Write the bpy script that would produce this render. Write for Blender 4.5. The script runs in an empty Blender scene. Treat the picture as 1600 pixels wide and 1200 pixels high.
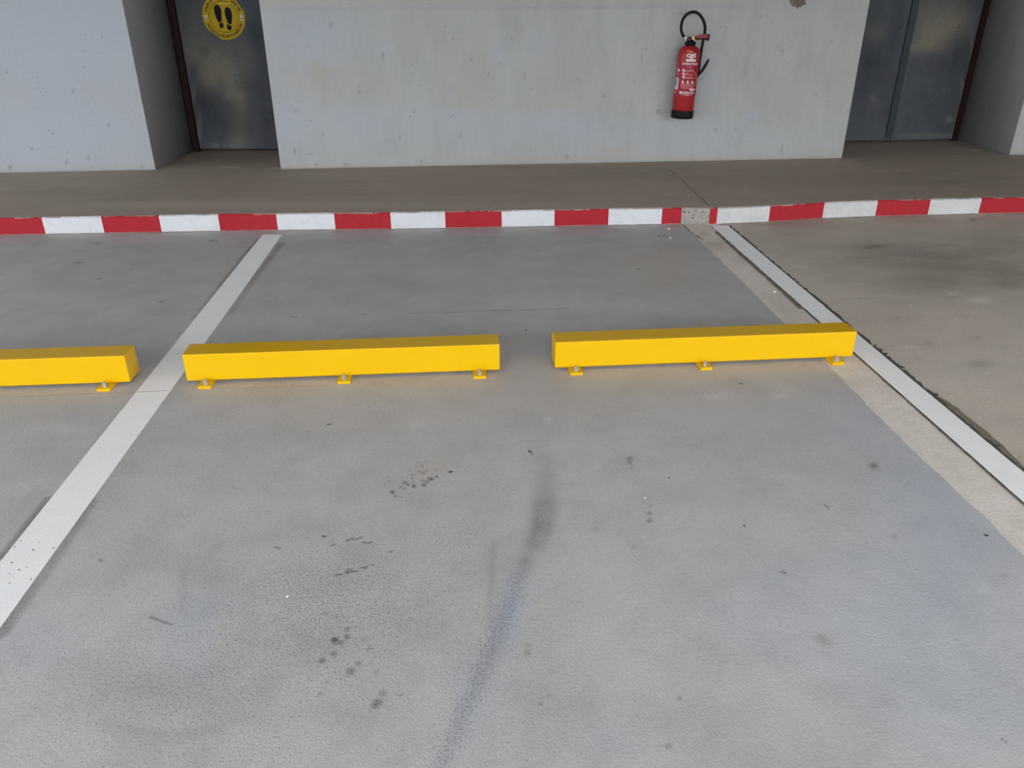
import bpy, bmesh, math, random
import numpy as np
from mathutils import Vector, Matrix, noise as mnoise

random.seed(7)
rng = np.random.default_rng(7)
S = bpy.context.scene
COL = S.collection

# ------------------------------------------------------------------ camera
FPX = 1226.76
PITCH, ROLL, YAW, HC = math.radians(26.180), math.radians(-0.144), math.radians(3.8346), 1.28
f0 = Vector((math.sin(YAW), math.cos(YAW), 0)); r0 = Vector((math.cos(YAW), -math.sin(YAW), 0)); u0 = Vector((0, 0, 1))
fw = f0 * math.cos(PITCH) - u0 * math.sin(PITCH)
up = u0 * math.cos(PITCH) + f0 * math.sin(PITCH)
ri = r0 * math.cos(ROLL) + up * math.sin(ROLL)
up = up * math.cos(ROLL) - r0 * math.sin(ROLL)
cam_d = bpy.data.cameras.new('camera'); cam = bpy.data.objects.new('camera', cam_d); COL.objects.link(cam)
cam_d.sensor_width = 36; cam_d.lens = FPX * 36 / 1600; cam_d.clip_start = .02; cam_d.clip_end = 200
m = Matrix.Identity(4)
for i in range(3):
    m[i][0] = ri[i]; m[i][1] = up[i]; m[i][2] = -fw[i]
m[2][3] = HC
cam.matrix_world = m
S.camera = cam

# ------------------------------------------------------------------ daylight and exposure
W = bpy.data.worlds.new('overcast_sky'); S.world = W; W.use_nodes = True
bg = W.node_tree.nodes['Background']
bg.inputs['Color'].default_value = (0.91, 0.955, 1.0, 1); bg.inputs['Strength'].default_value = 1.85
S.view_settings.view_transform = 'Standard'; S.view_settings.look = 'None'
S.view_settings.exposure = 1.47; S.view_settings.gamma = 1; S.view_settings.use_curve_mapping = False

# ------------------------------------------------------------------ pixel helpers (direction only; the plane gives the distance)
def ray(x, y): return ri * ((x - 800) / FPX) - up * ((y - 600) / FPX) + fw
def G(x, y, z=0.0):
    d = ray(x, y); return Vector((0, 0, HC)) + d * ((z - HC) / d.z)
def V(x, y, Y):
    d = ray(x, y); return Vector((0, 0, HC)) + d * (Y / d.y)

# ------------------------------------------------------------------ object helpers
def tag(o, label=None, cat=None, group=None, kind=None):
    for k, v in (('label', label), ('category', cat), ('group', group), ('kind', kind)):
        if v: o[k] = v
    return o
def link(name, me, mat=None, parent=None, smooth=False):
    o = bpy.data.objects.new(name, me); COL.objects.link(o)
    if mat: me.materials.append(mat)
    if smooth: me.polygons.foreach_set('use_smooth', [True] * len(me.polygons))
    if parent: o.parent = parent
    return o
def pyobj(name, vs, fs, mat=None, parent=None, smooth=False):
    me = bpy.data.meshes.new(name); me.from_pydata([tuple(v) for v in vs], [], fs); me.update()
    return link(name, me, mat, parent, smooth)
def bmobj(name, bm, mat=None, parent=None, smooth=False):
    bmesh.ops.recalc_face_normals(bm, faces=bm.faces)
    me = bpy.data.meshes.new(name); bm.to_mesh(me); bm.free()
    return link(name, me, mat, parent, smooth)
def empty(name, loc, rz=0, ry=0):
    o = bpy.data.objects.new(name, None); COL.objects.link(o); o.location = loc; o.rotation_euler = (0, ry, rz)
    o.empty_display_size = .1
    return o
def box_bm(x0, x1, y0, y1, z0, z1, bev=0, seg=2):
    bm = bmesh.new()
    bmesh.ops.create_cube(bm, size=1)
    for v in bm.verts: v.co = ((x0 + x1) / 2 + v.co.x * (x1 - x0), (y0 + y1) / 2 + v.co.y * (y1 - y0), (z0 + z1) / 2 + v.co.z * (z1 - z0))
    if bev: bmesh.ops.bevel(bm, geom=bm.edges[:], offset=bev, segments=seg, affect='EDGES', profile=.5)
    return bm
def lathe_bm(prof, n=32):
    bm = bmesh.new(); rings = []
    for r, z in prof:
        if r < 1e-6: rings.append([bm.verts.new((0, 0, z))])
        else: rings.append([bm.verts.new((r * math.cos(2 * math.pi * k / n), r * math.sin(2 * math.pi * k / n), z)) for k in range(n)])
    for a, b in zip(rings, rings[1:]):
        for k in range(n):
            q = [a[k % len(a)], a[(k + 1) % len(a)], b[(k + 1) % len(b)], b[k % len(b)]]
            q = list(dict.fromkeys(q))
            if len(q) > 2: bm.faces.new(q)
    return bm
def prism_bm(poly, axis, a, b):
    """polygon (list of 2-tuples) extruded along axis 'y' (poly in x,z) or 'z' (poly in x,y)"""
    P = (lambda u, w, t: (u, t, w)) if axis == 'y' else (lambda u, w, t: (u, w, t))
    bm = bmesh.new()
    A = [bm.verts.new(P(u, w, a)) for u, w in poly]; B = [bm.verts.new(P(u, w, b)) for u, w in poly]
    bm.faces.new(A); bm.faces.new(B[::-1])
    n = len(poly)
    for k in range(n): bm.faces.new((A[k], B[k], B[(k + 1) % n], A[(k + 1) % n]))
    return bm
def catmull(pts, sub=8):
    P = [Vector(p) for p in pts]; P = [2 * P[0] - P[1]] + P + [2 * P[-1] - P[-2]]; out = []
    for i in range(1, len(P) - 2):
        for k in range(sub):
            t = k / sub; a, b, c, d = P[i - 1], P[i], P[i + 1], P[i + 2]
            out.append(.5 * ((2 * b) + (c - a) * t + (2 * a - 5 * b + 4 * c - d) * t * t + (3 * b - a - 3 * c + d) * t ** 3))
    out.append(P[-2]); return out
def tube_bm(pts, rad, n=12):
    bm = bmesh.new(); rings = []; ref = Vector((0, 1, 0.01)).normalized()
    for i, p in enumerate(pts):
        t = (pts[min(i + 1, len(pts) - 1)] - pts[max(i - 1, 0)]).normalized()
        a = (ref - t * ref.dot(t)).normalized(); b = t.cross(a); ref = a
        r = rad[i] if isinstance(rad, (list, tuple)) else rad
        rings.append([bm.verts.new(p + (a * math.cos(2 * math.pi * k / n) + b * math.sin(2 * math.pi * k / n)) * r) for k in range(n)])
    for A, B in zip(rings, rings[1:]):
        for k in range(n): bm.faces.new((A[k], A[(k + 1) % n], B[(k + 1) % n], B[k]))
    bm.faces.new(rings[0][::-1]); bm.faces.new(rings[-1])
    return bm
def text_mesh(body, size=1.0, bold=.0, align='CENTER'):
    cu = bpy.data.curves.new('lettering', 'FONT'); cu.body = body; cu.size = size; cu.offset = bold; cu.align_x = align; cu.resolution_u = 3
    o = bpy.data.objects.new('lettering', cu); COL.objects.link(o)
    dg = bpy.context.evaluated_depsgraph_get(); me = bpy.data.meshes.new_from_object(o.evaluated_get(dg))
    vs = [v.co.copy() for v in me.vertices]; fs = [tuple(p.vertices) for p in me.polygons]
    bpy.data.objects.remove(o); bpy.data.curves.remove(cu); bpy.data.meshes.remove(me)
    return vs, fs

# ------------------------------------------------------------------ materials
def new_mat(name):
    mt = bpy.data.materials.new(name); mt.use_nodes = True
    return mt, mt.node_tree, mt.node_tree.nodes['Principled BSDF']
def simple(name, col, rough=.5, metal=0, var=.06, scale=30, bump=0, bscale=200, spec=.5):
    mt, nt, b = new_mat(name)
    geo = nt.nodes.new('ShaderNodeNewGeometry')
    n = nt.nodes.new('ShaderNodeTexNoise'); n.inputs['Scale'].default_value = scale; n.inputs['Detail'].default_value = 4
    nt.links.new(geo.outputs['Position'], n.inputs['Vector'])
    mx = nt.nodes.new('ShaderNodeMix'); mx.data_type = 'RGBA'
    mx.inputs['A'].default_value = (*[c * (1 - var) for c in col], 1); mx.inputs['B'].default_value = (*[min(1, c * (1 + var)) for c in col], 1)
    nt.links.new(n.outputs['Fac'], mx.inputs['Factor']); nt.links.new(mx.outputs['Result'], b.inputs['Base Color'])
    b.inputs['Roughness'].default_value = rough; b.inputs['Metallic'].default_value = metal; b.inputs['Specular IOR Level'].default_value = spec
    if bump:
        n2 = nt.nodes.new('ShaderNodeTexNoise'); n2.inputs['Scale'].default_value = bscale; n2.inputs['Detail'].default_value = 3
        nt.links.new(geo.outputs['Position'], n2.inputs['Vector'])
        bp = nt.nodes.new('ShaderNodeBump'); bp.inputs['Strength'].default_value = bump; bp.inputs['Distance'].default_value = .002
        nt.links.new(n2.outputs['Fac'], bp.inputs['Height']); nt.links.new(bp.outputs['Normal'], b.inputs['Normal'])
    return mt

def surface(name, base, alt, dark, light, warm, cool=None, rough=.8, stretch=(1, 1, 1), big=1.3, mid=7, grain=.12,
            speck=0.0, speck_scale=150, speck_col=(.06, .055, .05), bump=.25, bscale=260, pits=0.0, pit_scale=22, bdist=.0015, spec=.5):
    """Weathered surface. Attributes painted on the mesh: dk, lt, wm, cl (stains, painted light tints), sp (density of grit)."""
    mt, nt, b = new_mat(name); N = nt.nodes; L = nt.links
    geo = N.new('ShaderNodeNewGeometry')
    mp = N.new('ShaderNodeMapping'); mp.inputs['Scale'].default_value = stretch; L.new(geo.outputs['Position'], mp.inputs['Vector'])
    def nz(scale, detail=5, rough_=.6, vec=None):
        n = N.new('ShaderNodeTexNoise'); n.inputs['Scale'].default_value = scale; n.inputs['Detail'].default_value = detail
        n.inputs['Roughness'].default_value = rough_; L.new((vec or mp).outputs[0], n.inputs['Vector']); return n.outputs['Fac']
    def ramp(sock, lo, hi, a=0., c=1.):
        r = N.new('ShaderNodeMapRange'); r.interpolation_type = 'SMOOTHSTEP'
        for k, v in zip(('From Min', 'From Max', 'To Min', 'To Max'), (lo, hi, a, c)): r.inputs[k].default_value = v
        L.new(sock, r.inputs['Value']); return r.outputs['Result']
    def math_(op, a, c):
        n = N.new('ShaderNodeMath'); n.operation = op
        for k, v in enumerate((a, c)):
            if isinstance(v, (int, float)): n.inputs[k].default_value = v
            else: L.new(v, n.inputs[k])
        return n.outputs[0]
    def mix(fac, A, B, mode='MIX'):
        n = N.new('ShaderNodeMix'); n.data_type = 'RGBA'; n.blend_type = mode
        if isinstance(fac, (int, float)): n.inputs['Factor'].default_value = fac
        else: L.new(fac, n.inputs['Factor'])
        for k, v in (('A', A), ('B', B)):
            if isinstance(v, tuple): n.inputs[k].default_value = (*v, 1)
            else: L.new(v, n.inputs[k])
        return n.outputs['Result']
    def attr(nm):
        a = N.new('ShaderNodeAttribute'); a.attribute_name = nm; return a.outputs['Fac']
    nb = nz(big, 6); nm = nz(mid, 6, .65); nf = nz(90, 4, .7, geo)
    c = mix(ramp(nb, .3, .7), base, alt)
    c = mix(ramp(nm, .35, .75, 0, .45), c, tuple((p + q) / 2 for p, q in zip(dark, base)))
    edge = math_('MULTIPLY', math_('SUBTRACT', nm, .5), .9)
    edge = math_('ADD', edge, math_('MULTIPLY', math_('SUBTRACT', nf, .5), 1.6))
    edge = math_('ADD', edge, math_('MULTIPLY', math_('SUBTRACT', nz(260, 3, .6, geo), .5), 2.4))
    def stain(nm_, col, cc):
        a = attr(nm_)
        s = math_('ADD', a, math_('MULTIPLY', math_('MULTIPLY', edge, 1.2), math_('MINIMUM', a, .6)))
        return mix(math_('MINIMUM', math_('MAXIMUM', s, 0.), 1.), cc, col)
    c = stain('wm', warm, c)
    if cool: c = stain('cl', cool, c)
    c = stain('lt', light, c)
    c = stain('dk', dark, c)
    c = mix(ramp(nf, .2, .8, grain, 0), c, (0, 0, 0)); 
    if speck:
        v = N.new('ShaderNodeTexNoise'); v.inputs['Scale'].default_value = speck_scale; v.inputs['Detail'].default_value = 3; v.inputs['Roughness'].default_value = .6
        L.new(geo.outputs['Position'], v.inputs['Vector'])
        thr = math_('ADD', v.outputs['Fac'], math_('MULTIPLY', attr('sp'), .20))
        c = mix(ramp(thr, .67, .74, 0, speck), c, speck_col)
    if pits:
        vo = N.new('ShaderNodeTexVoronoi'); vo.inputs['Scale'].default_value = pit_scale; L.new(geo.outputs['Position'], vo.inputs['Vector'])
        vs_ = N.new('ShaderNodeSeparateColor'); L.new(vo.outputs['Color'], vs_.inputs[0])
        rad = ramp(vs_.outputs[0], .72, 1., 0., .085)
        pt = math_('LESS_THAN', vo.outputs['Distance'], rad)
        c = mix(math_('MULTIPLY', pt, pits), c, (.10, .10, .10))
    L.new(c, b.inputs['Base Color'])
    b.inputs['Roughness'].default_value = rough; b.inputs['Specular IOR Level'].default_value = spec
    h = nz(bscale, 4, .65, geo)
    h = math_('ADD', h, math_('MULTIPLY', nf, .6))
    bp = N.new('ShaderNodeBump'); bp.inputs['Strength'].default_value = bump; bp.inputs['Distance'].default_value = bdist
    L.new(h, bp.inputs['Height']); L.new(bp.outputs['Normal'], b.inputs['Normal'])
    return mt

M_coat = surface('grey_floor_paint', (.56, .55, .55), (.515, .50, .49), (.12, .115, .11), (.70, .69, .685), (.50, .435, .365), (.44, .48, .55),
                 rough=.62, big=1.1, mid=5, grain=.16, speck=.62, speck_scale=210, speck_col=(.15, .145, .14), bump=.55, bscale=170, bdist=.0022)
M_strip = surface('beige_concrete', (.84, .76, .69), (.77, .70, .63), (.42, .37, .31), (.84, .80, .77), (.60, .52, .42), rough=.85, big=5, mid=18, grain=.2,
                  speck=.3, bump=.5, bdist=.003)
M_slab = surface('brown_concrete', (.63, .56, .47), (.55, .49, .42), (.21, .19, .165), (.76, .73, .69), (.50, .38, .31), rough=.8,
                 stretch=(.6, 1.3, 1), big=1.6, mid=5, grain=.2, speck=.25, bump=.35)
M_walk = surface('walkway_concrete', (.44, .355, .29), (.39, .32, .265), (.21, .175, .14), (.58, .52, .46), (.40, .34, .25), rough=.82,
                 stretch=(.5, 1.6, 1), big=2., mid=6, grain=.2, speck=.25, bump=.35)
M_wall = surface('cast_concrete_wall', (.405, .412, .41), (.38, .383, .375), (.20, .20, .20), (.50, .53, .56), (.375, .35, .29), (.375, .415, .49), rough=.85,
                 stretch=(1.5, 1.5, .5), big=1.2, mid=6, grain=.10, bump=.3, pits=.55, pit_scale=14)
M_jamb = M_wall
M_ceil = surface('ceiling_concrete', (.42, .41, .40), (.38, .37, .36), (.3, .3, .3), (.5, .5, .5), (.4, .4, .35), rough=.9)
M_out = surface('outdoor_asphalt', (.20, .20, .20), (.17, .17, .17), (.1, .1, .1), (.3, .3, .3), (.2, .2, .18), rough=.9)
M_leaf = surface('worn_grey_steel', (.078, .085, .100), (.10, .103, .108), (.032, .037, .050), (.26, .25, .23), (.20, .182, .14), (.045, .068, .075),
                 rough=.75, spec=.25, stretch=(1.3, 1.3, .7), big=2.2, mid=9, grain=.15, speck=.3, speck_scale=120, bump=.12)
M_frame = simple('brown_oxide_frame', (.024, .008, .008), .7, var=.4, scale=40, spec=.2)
M_cover = surface('grimy_teal_steel', (.040, .052, .060), (.055, .065, .07), (.02, .02, .024), (.2, .2, .2), (.1, .1, .1), rough=.8, spec=.25, mid=14)
M_line = simple('white_line_paint', (.91, .905, .905), .7, var=.05, scale=12, bump=.3, bscale=180)
M_red = simple('red_kerb_paint', (.36, .020, .030), .65, var=.16, scale=35, bump=.25, bscale=120, spec=.15)
M_white = surface('white_kerb_paint', (.65, .66, .69), (.62, .63, .66), (.40, .38, .36), (.75, .75, .77), (.5, .45, .4), rough=.7, spec=.3, big=6, mid=22, grain=.06, speck=.55, speck_scale=70, speck_col=(.25, .23, .21), bump=.3)
M_white2 = surface('dirty_white_kerb_paint', (.60, .595, .60), (.55, .54, .54), (.30, .28, .25), (.7, .7, .7), (.5, .45, .4), rough=.7, spec=.3, big=5, mid=20, grain=.1, speck=.6, speck_scale=60, speck_col=(.2, .19, .17), bump=.3)
M_yellow = simple('yellow_powder_coat', (.665, .385, .0), .34, var=.02, scale=6, spec=.22)
M_zinc = simple('zinc_plated_steel', (.62, .60, .58), .32, metal=1, var=.15, scale=120)
M_crack = simple('dark_crack', (.10, .09, .08), .9)
M_crackl = simple('pale_crack_dust', (.52, .52, .53), .9)
M_scr = simple('pale_scratch', (.50, .49, .48), .9)
M_chalk = simple('faded_red_chalk', (.36, .21, .17), .9)
M_grit = simple('dark_joint_grit', (.075, .067, .058), .95, var=.4, scale=60)
M_brown = simple('brown_joint_filler', (.20, .165, .115), .9, var=.3, scale=50)
M_ebody = simple('red_enamel', (.30, .012, .014), .4, var=.04, spec=.3)
M_epanel = simple('crimson_label', (.28, .006, .026), .45, var=.03, spec=.25)
M_black = simple('black_rubber', (.007, .007, .009), .6, var=.2, spec=.15)
M_print = simple('white_print', (.60, .58, .58), .6, var=.05, spec=.2)
M_pink = simple('pale_pink_print', (.55, .22, .22), .6, var=.05)
M_ochre = simple('ochre_print', (.50, .30, .06), .6)
M_metal = simple('bright_ferrule', (.75, .75, .75), .3, metal=.6)
M_purple = simple('purple_tag', (.16, .02, .14), .4)
M_amber = simple('amber_seal', (.55, .22, .02), .4)
M_cream = simple('cream_seal', (.72, .50, .22), .4)
M_hand = simple('worn_red_plastic', (.24, .035, .045), .5, var=.1, spec=.2)
M_stk = simple('yellow_sticker', (.46, .30, .004), .5, var=.08, scale=10, spec=.15)
M_ink = simple('black_ink', (.005, .005, .005), .6, spec=.15)
M_brick = surface('spalled_aggregate', (.26, .21, .16), (.20, .165, .13), (.1, .08, .06), (.4, .36, .3), (.3, .22, .15), rough=.95, mid=40, grain=.4, bump=.9, bdist=.006)

# ------------------------------------------------------------------ painted marks on dense grids
class Paint:
    """float attributes over the vertices of a mesh; px marks are turned into places on the plane given by proj"""
    def __init__(s, P2, proj):          # P2: (n,2) plane coordinates, proj(px,py)->(u,v)
        s.P = P2; s.proj = proj; s.A = {k: np.zeros(len(P2), np.float32) for k in ('dk', 'lt', 'wm', 'cl', 'sp')}
    def blob(s, at, px, py, rx, ry, st, p=1.0, rot=0.):
        c = np.array(s.proj(px, py)); ca, sa = math.cos(math.radians(rot)), math.sin(math.radians(rot))
        e1 = np.array(s.proj(px + rx * ca, py + rx * sa)) - c; e2 = np.array(s.proj(px - ry * sa, py + ry * ca)) - c
        T = np.linalg.inv(np.array([e1, e2]).T)
        R = 2.2 * max(np.abs(e1).max() + np.abs(e2).max(), .02)
        idx = np.where((np.abs(s.P[:, 0] - c[0]) < R) & (np.abs(s.P[:, 1] - c[1]) < R))[0]
        q = (s.P[idx] - c) @ T.T
        s.A[at][idx] += st * np.exp(-((q ** 2).sum(1)) ** p)
    def stroke(s, at, pts, w, st, p=1.0):
        W2 = [np.array(s.proj(*q)) for q in pts]
        best = np.full(len(s.P), 0., np.float32)
        for i, (a, b) in enumerate(zip(W2, W2[1:])):
            wa = w if not isinstance(w, (list, tuple)) else w[i]
            wpx = np.linalg.norm(np.array(s.proj(pts[i][0] + wa, pts[i][1])) - a)
            sa = st if not isinstance(st, (list, tuple)) else st[i]
            sb = st if not isinstance(st, (list, tuple)) else st[i + 1]
            lo, hi = np.minimum(a, b) - 2.2 * wpx, np.maximum(a, b) + 2.2 * wpx
            idx = np.where((s.P >= lo).all(1) & (s.P <= hi).all(1))[0]
            d = b - a; t = np.clip(((s.P[idx] - a) @ d) / (d @ d), 0, 1)
            r = np.linalg.norm(s.P[idx] - a - t[:, None] * d, axis=1) / wpx
            best[idx] = np.maximum(best[idx], (sa + (sb - sa) * t) * np.exp(-(r ** 2) ** p))
        s.A[at] += best
    def store(s, me):
        for k, a in s.A.items():
            at = me.attributes.new(k, 'FLOAT', 'POINT'); at.data.foreach_set('value', a)

def grid_obj(name, us, vs, fn, mat, paint=None, proj=None, extra=None):
    """grid over us x vs; fn(U,V)->(x,y,z) arrays"""
    U, Vv = np.meshgrid(us, vs); nu, nv = len(us), len(vs)
    X, Y, Z = fn(U, Vv)
    co = np.stack([X.ravel(), Y.ravel(), Z.ravel()], 1).astype(np.float32)
    i = np.arange(nu * nv).reshape(nv, nu)
    q = np.stack([i[:-1, :-1], i[:-1, 1:], i[1:, 1:], i[1:, :-1]], -1).reshape(-1, 4)
    n0 = len(co)
    ev, ef = extra if extra else ([], [])
    if ev: co = np.concatenate([co, np.array(ev, np.float32)])
    me = bpy.data.meshes.new(name)
    me.vertices.add(len(co)); me.vertices.foreach_set('co', co.ravel())
    loops = q.ravel().tolist(); starts = list(range(0, len(q) * 4, 4))
    for f in ef: starts.append(len(loops)); loops += [n0 + k for k in f]
    me.loops.add(len(loops)); me.loops.foreach_set('vertex_index', loops)
    me.polygons.add(len(starts)); me.polygons.foreach_set('loop_start', starts)
    me.update(calc_edges=True); me.validate()
    if paint:
        P2 = np.stack([U.ravel(), Vv.ravel()], 1)
        if ev: P2 = np.concatenate([P2, np.full((len(ev), 2), 99.)])
        p = Paint(P2, proj); paint(p); p.store(me)
    return link(name, me, mat)
gp = lambda x, y: (G(x, y).x, G(x, y).y)

# ================================================================== SETTING
# ---- grey painted bay floor
def rag(y, s=1.0, seed=0.):
    return np.array([mnoise.noise((float(t) * 2.1, seed, 0)) * .014 + mnoise.noise((float(t) * 11, seed, 3)) * .007 + mnoise.noise((float(t) * 45, seed, 7)) * .004 for t in y]) * s
xs = np.concatenate([[-9, -6, -4], np.arange(-3.1, -1.7, .02), np.arange(-1.7, -.95, .009), np.arange(-.95, 1.15, .0045), np.arange(1.15, 1.402, .0085)])
ys = np.concatenate([[-6, -3, -1, 0], np.arange(.7, .95, .009), np.arange(.95, 2.3, .0045), np.arange(2.3, 2.7, .009), np.arange(2.7, 4.95, .016), [5.0]])
edge_r = rag(ys)
def coat_fn(U, Y):
    e = np.interp(Y, ys, edge_r) + 1.403
    X = U + (e - xs[-1]) * np.clip((U - 1.25) / (xs[-1] - 1.25), 0, 1)
    return X, Y, np.zeros_like(U)
def coat_paint(p):
    B = p.blob
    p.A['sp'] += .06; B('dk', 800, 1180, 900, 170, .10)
    # grit over the lower left
    B('sp', 380, 980, 330, 260, .42); B('sp', 150, 1120, 260, 160, .3); B('sp', 560, 950, 160, 110, .4); B('sp', 560, 850, 220, 90, .22)
    B('sp', 800, 1000, 120, 200, .25); B('sp', 1000, 1150, 500, 120, .12); B('sp', 720, 830, 60, 40, .35); B('sp', 650, 740, 60, 40, .25)
    # cluster of drip spots
    for x, y, r, s in ((613, 769, 4, .75), (618, 775.5, 3, .5), (627, 777, 2, .45), (633, 754, 4, .6), (638, 757, 3, .6), (626, 761, 2.5, .45), (632, 764, 3, .45),
                       (647, 759.5, 4, .75), (662, 758, 4, .7), (667, 753, 4, .5), (672, 748, 4.5, .65), (676, 749, 3, .5), (682, 745, 2.6, .85), (660, 751, 3, .5),
                       (661, 739, 3, .55), (645, 742, 3, .5), (644, 747, 3, .35), (655, 737, 3, .35), (666, 736, 2.5, .4), (659, 728, 2.5, .45), (664, 721, 2.5, .3),
                       (654, 722, 2.5, .3), (640, 734, 3, .3), (681, 735, 2.5, .3), (607, 745, 2.5, .3), (608, 751, 2.5, .3), (602, 756, 2.5, .3), (646, 753, 3, .3),
                       (635, 782, 2, .35), (642, 771, 2.5, .25), (660, 783, 2, .4), (650, 729, 2, .3)):
        B('dk', x, y, r * 1.0, r * .72, s * 1.1, 2.5)
    B('wm', 660, 745, 45, 28, .35); B('wm', 690, 728, 20, 14, .3)
    for x, y, r, s in ((523, 999, 5, .85), (524, 1003, 7, .4), (534, 1004, 5, .45), (542, 995, 5, .6), (543, 983, 5, .5), (522, 1022, 6, .45), (503, 1032, 6, .6),
                       (560, 1036, 5, .5), (548, 1049, 7, .55), (576, 1013, 5, .35), (598, 1083, 7, .4), (590, 1098, 9, .5), (585, 1104, 6, .35), (509, 958, 5, .3),
                       (626, 1086, 3, .5), (500, 1083, 3, .5), (512, 1066, 2.5, .5), (588, 1050, 3, .35), (570, 1000, 8, .2), (525, 965, 8, .18)):
        B('dk', x, y, r, r * .85, s * 1.05, 2.0)
    B('wm', 525, 1003, 22, 16, .4); B('wm', 552, 1046, 18, 14, .4); B('wm', 592, 1094, 22, 18, .45)
    # single spots in the right half
    for x, y, r, s in ((984, 717, 6, .42), (984, 723, 4, .35), (987, 731, 3, .3), (1015, 802, 4.5, .6), (1015, 813, 5, .62), (1016, 791, 3.5, .4), (1364, 727, 6, .5),
                       (1367, 730, 9, .2), (824, 1020, 7, .4), (826, 1008, 6, .3), (1062, 1091, 4, .45), (1044, 1166, 6, .5), (1283, 996, 9, .25), (1292, 1004, 10, .2),
                       (858, 1088, 4, .3), (845, 1100, 4, .4), (1568, 899, 6, .25), (1398, 839, 6, .25), (990, 855, 4, .25), (930, 826, 4, .25)):
        B('dk', x, y, r, r * .75, s, 1.8)
    for x, y, r, s in ((984, 720, 12, .35), (1015, 805, 12, .35), (1364, 727, 14, .4), (824, 1015, 18, .4), (1285, 998, 22, .35), (1566, 898, 16, .3), (1397, 838, 14, .2),
                       (733, 845, 22, .35), (575, 850, 30, .18), (440, 880, 80, .18), (610, 970, 60, .15), (870, 600, 120, .22), (650, 600, 150, .25), (420, 612, 120, .22),
                       (100, 625, 110, .22), (1010, 590, 90, .22), (1130, 590, 110, .22), (940, 920, 40, .2), (810, 1140, 50, .25), (1230, 700, 120, .1)):
        B('wm', x, y, r, r * .55, s)  # warm marks; the row before the wheel stops paints their yellow bounce
    # warm, darker floor towards the kerb
    B('wm', 700, 430, 420, 60, .30); B('wm', 250, 420, 260, 60, .18); B('wm', 1050, 430, 120, 70, .25); B('dk', 700, 380, 500, 22, .12); B('dk', 180, 400, 220, 30, .12)
    B('dk', 600, 442, 90, 12, .12); B('dk', 150, 445, 120, 16, .10); B('wm', 1010, 395, 90, 20, .2); B('lt', 850, 472, 120, 10, .2); B('lt', 1000, 480, 130, 9, .22)
    B('lt', 520, 485, 130, 12, .12); B('lt', 900, 505, 90, 10, .16)
    # bluish patches
    for x, y, rx, ry, s in ((800, 960, 26, 60, .5), (300, 985, 40, 90, .4), (330, 940, 25, 25, .25), (1410, 980, 170, 110, .35), (1180, 960, 130, 60, .2), (1500, 830, 110, 110, .55),
                            (1330, 660, 120, 60, .4), (1420, 750, 80, 60, .35), (740, 1100, 40, 70, .35), (960, 1160, 60, 40, .2), (60, 1000, 60, 60, .2), (1215, 430, 60, 60, .35),
                            (80, 640, 140, 50, .3), (350, 700, 100, 60, .15), (1520, 1120, 140, 100, .25), (1330, 870, 60, 20, .2), (1220, 900, 60, 30, .2), (140, 520, 160, 26, .2), (1100, 640, 120, 40, .15)):
        B('cl', x, y, rx, ry, s)
    # pale scuffs
    for x, y, rx, ry, s in ((650, 664, 9, 4, .5), (858, 655, 7, 5, .45), (1015, 708, 12, 5, .12), (935, 727, 6, 5, .4), (1120, 620, 30, 5, .4), (1220, 619, 16, 4, .5), (1230, 745, 35, 6, .25),
                            (1535, 924, 10, 5, .35), (1540, 915, 6, 4, .35), (600, 636, 50, 10, .15), (90, 670, 60, 8, .25), (200, 750, 60, 8, .15)):
        B('lt', x, y, rx, ry, s)
    # curved tyre scuff
    p.stroke('dk', [(846, 690), (853, 755), (850, 790), (842, 830), (822, 880)], [15, 17, 17, 16], [.04, .22, .40, .44, .22])
    p.stroke('dk', [(836, 765), (836, 815), (826, 850)], 7, [.08, .14, .08]); p.stroke('dk', [(866, 780), (858, 830), (846, 860)], 6, [.04, .14, .06])
    p.stroke('cl', [(860, 720), (856, 770)], 10, .35)
    p.stroke('dk', [(822, 880), (800, 930), (780, 990), (750, 1060), (715, 1130), (690, 1200)], 13, [.18, .14, .13, .13, .12, .10])
    p.stroke('cl', [(815, 890), (795, 950), (770, 1020), (730, 1100), (690, 1195)], 20, [.2, .40, .32, .25, .2])
    p.stroke('dk', [(771, 848), (768, 900), (764, 980)], 6, [.24, .18, .10]); p.stroke('sp', [(812, 900), (780, 980), (740, 1080), (690, 1190)], 20, .45)
    p.stroke('dk', [(160, 1130), (260, 1150), (340, 1140)], 12, .12); p.stroke('dk', [(286, 890), (285, 955)], 7, .12); p.stroke('dk', [(325, 870), (345, 850)], 8, .12)
    B('dk', 250, 1080, 140, 40, .12); B('dk', 330, 900, 60, 30, .10); B('dk', 520, 1000, 90, 50, .08); B('wm', 300, 900, 60, 40, .25); B('wm', 220, 1090, 120, 40, .25); B('wm', 360, 1000, 60, 50, .2)
    # ghost of an older line beside the white line
    p.stroke('dk', [(407, 372), (378, 405), (345, 447), (300, 500)], 5, [.5, .55, .5, .15], 2); p.stroke('dk', [(440, 380), (400, 432), (360, 490)], 5, [.4, .4, .2], 2)
    p.stroke('dk', [(78, 780), (45, 822), (0, 878)], 10, [.5, .62, .62], 3); p.stroke('dk', [(140, 785), (60, 905), (0, 990)], 13, [.4, .42, .5], 3)
    p.stroke('dk', [(285, 527), (230, 596), (150, 690)], 3, .25, 2)
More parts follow.
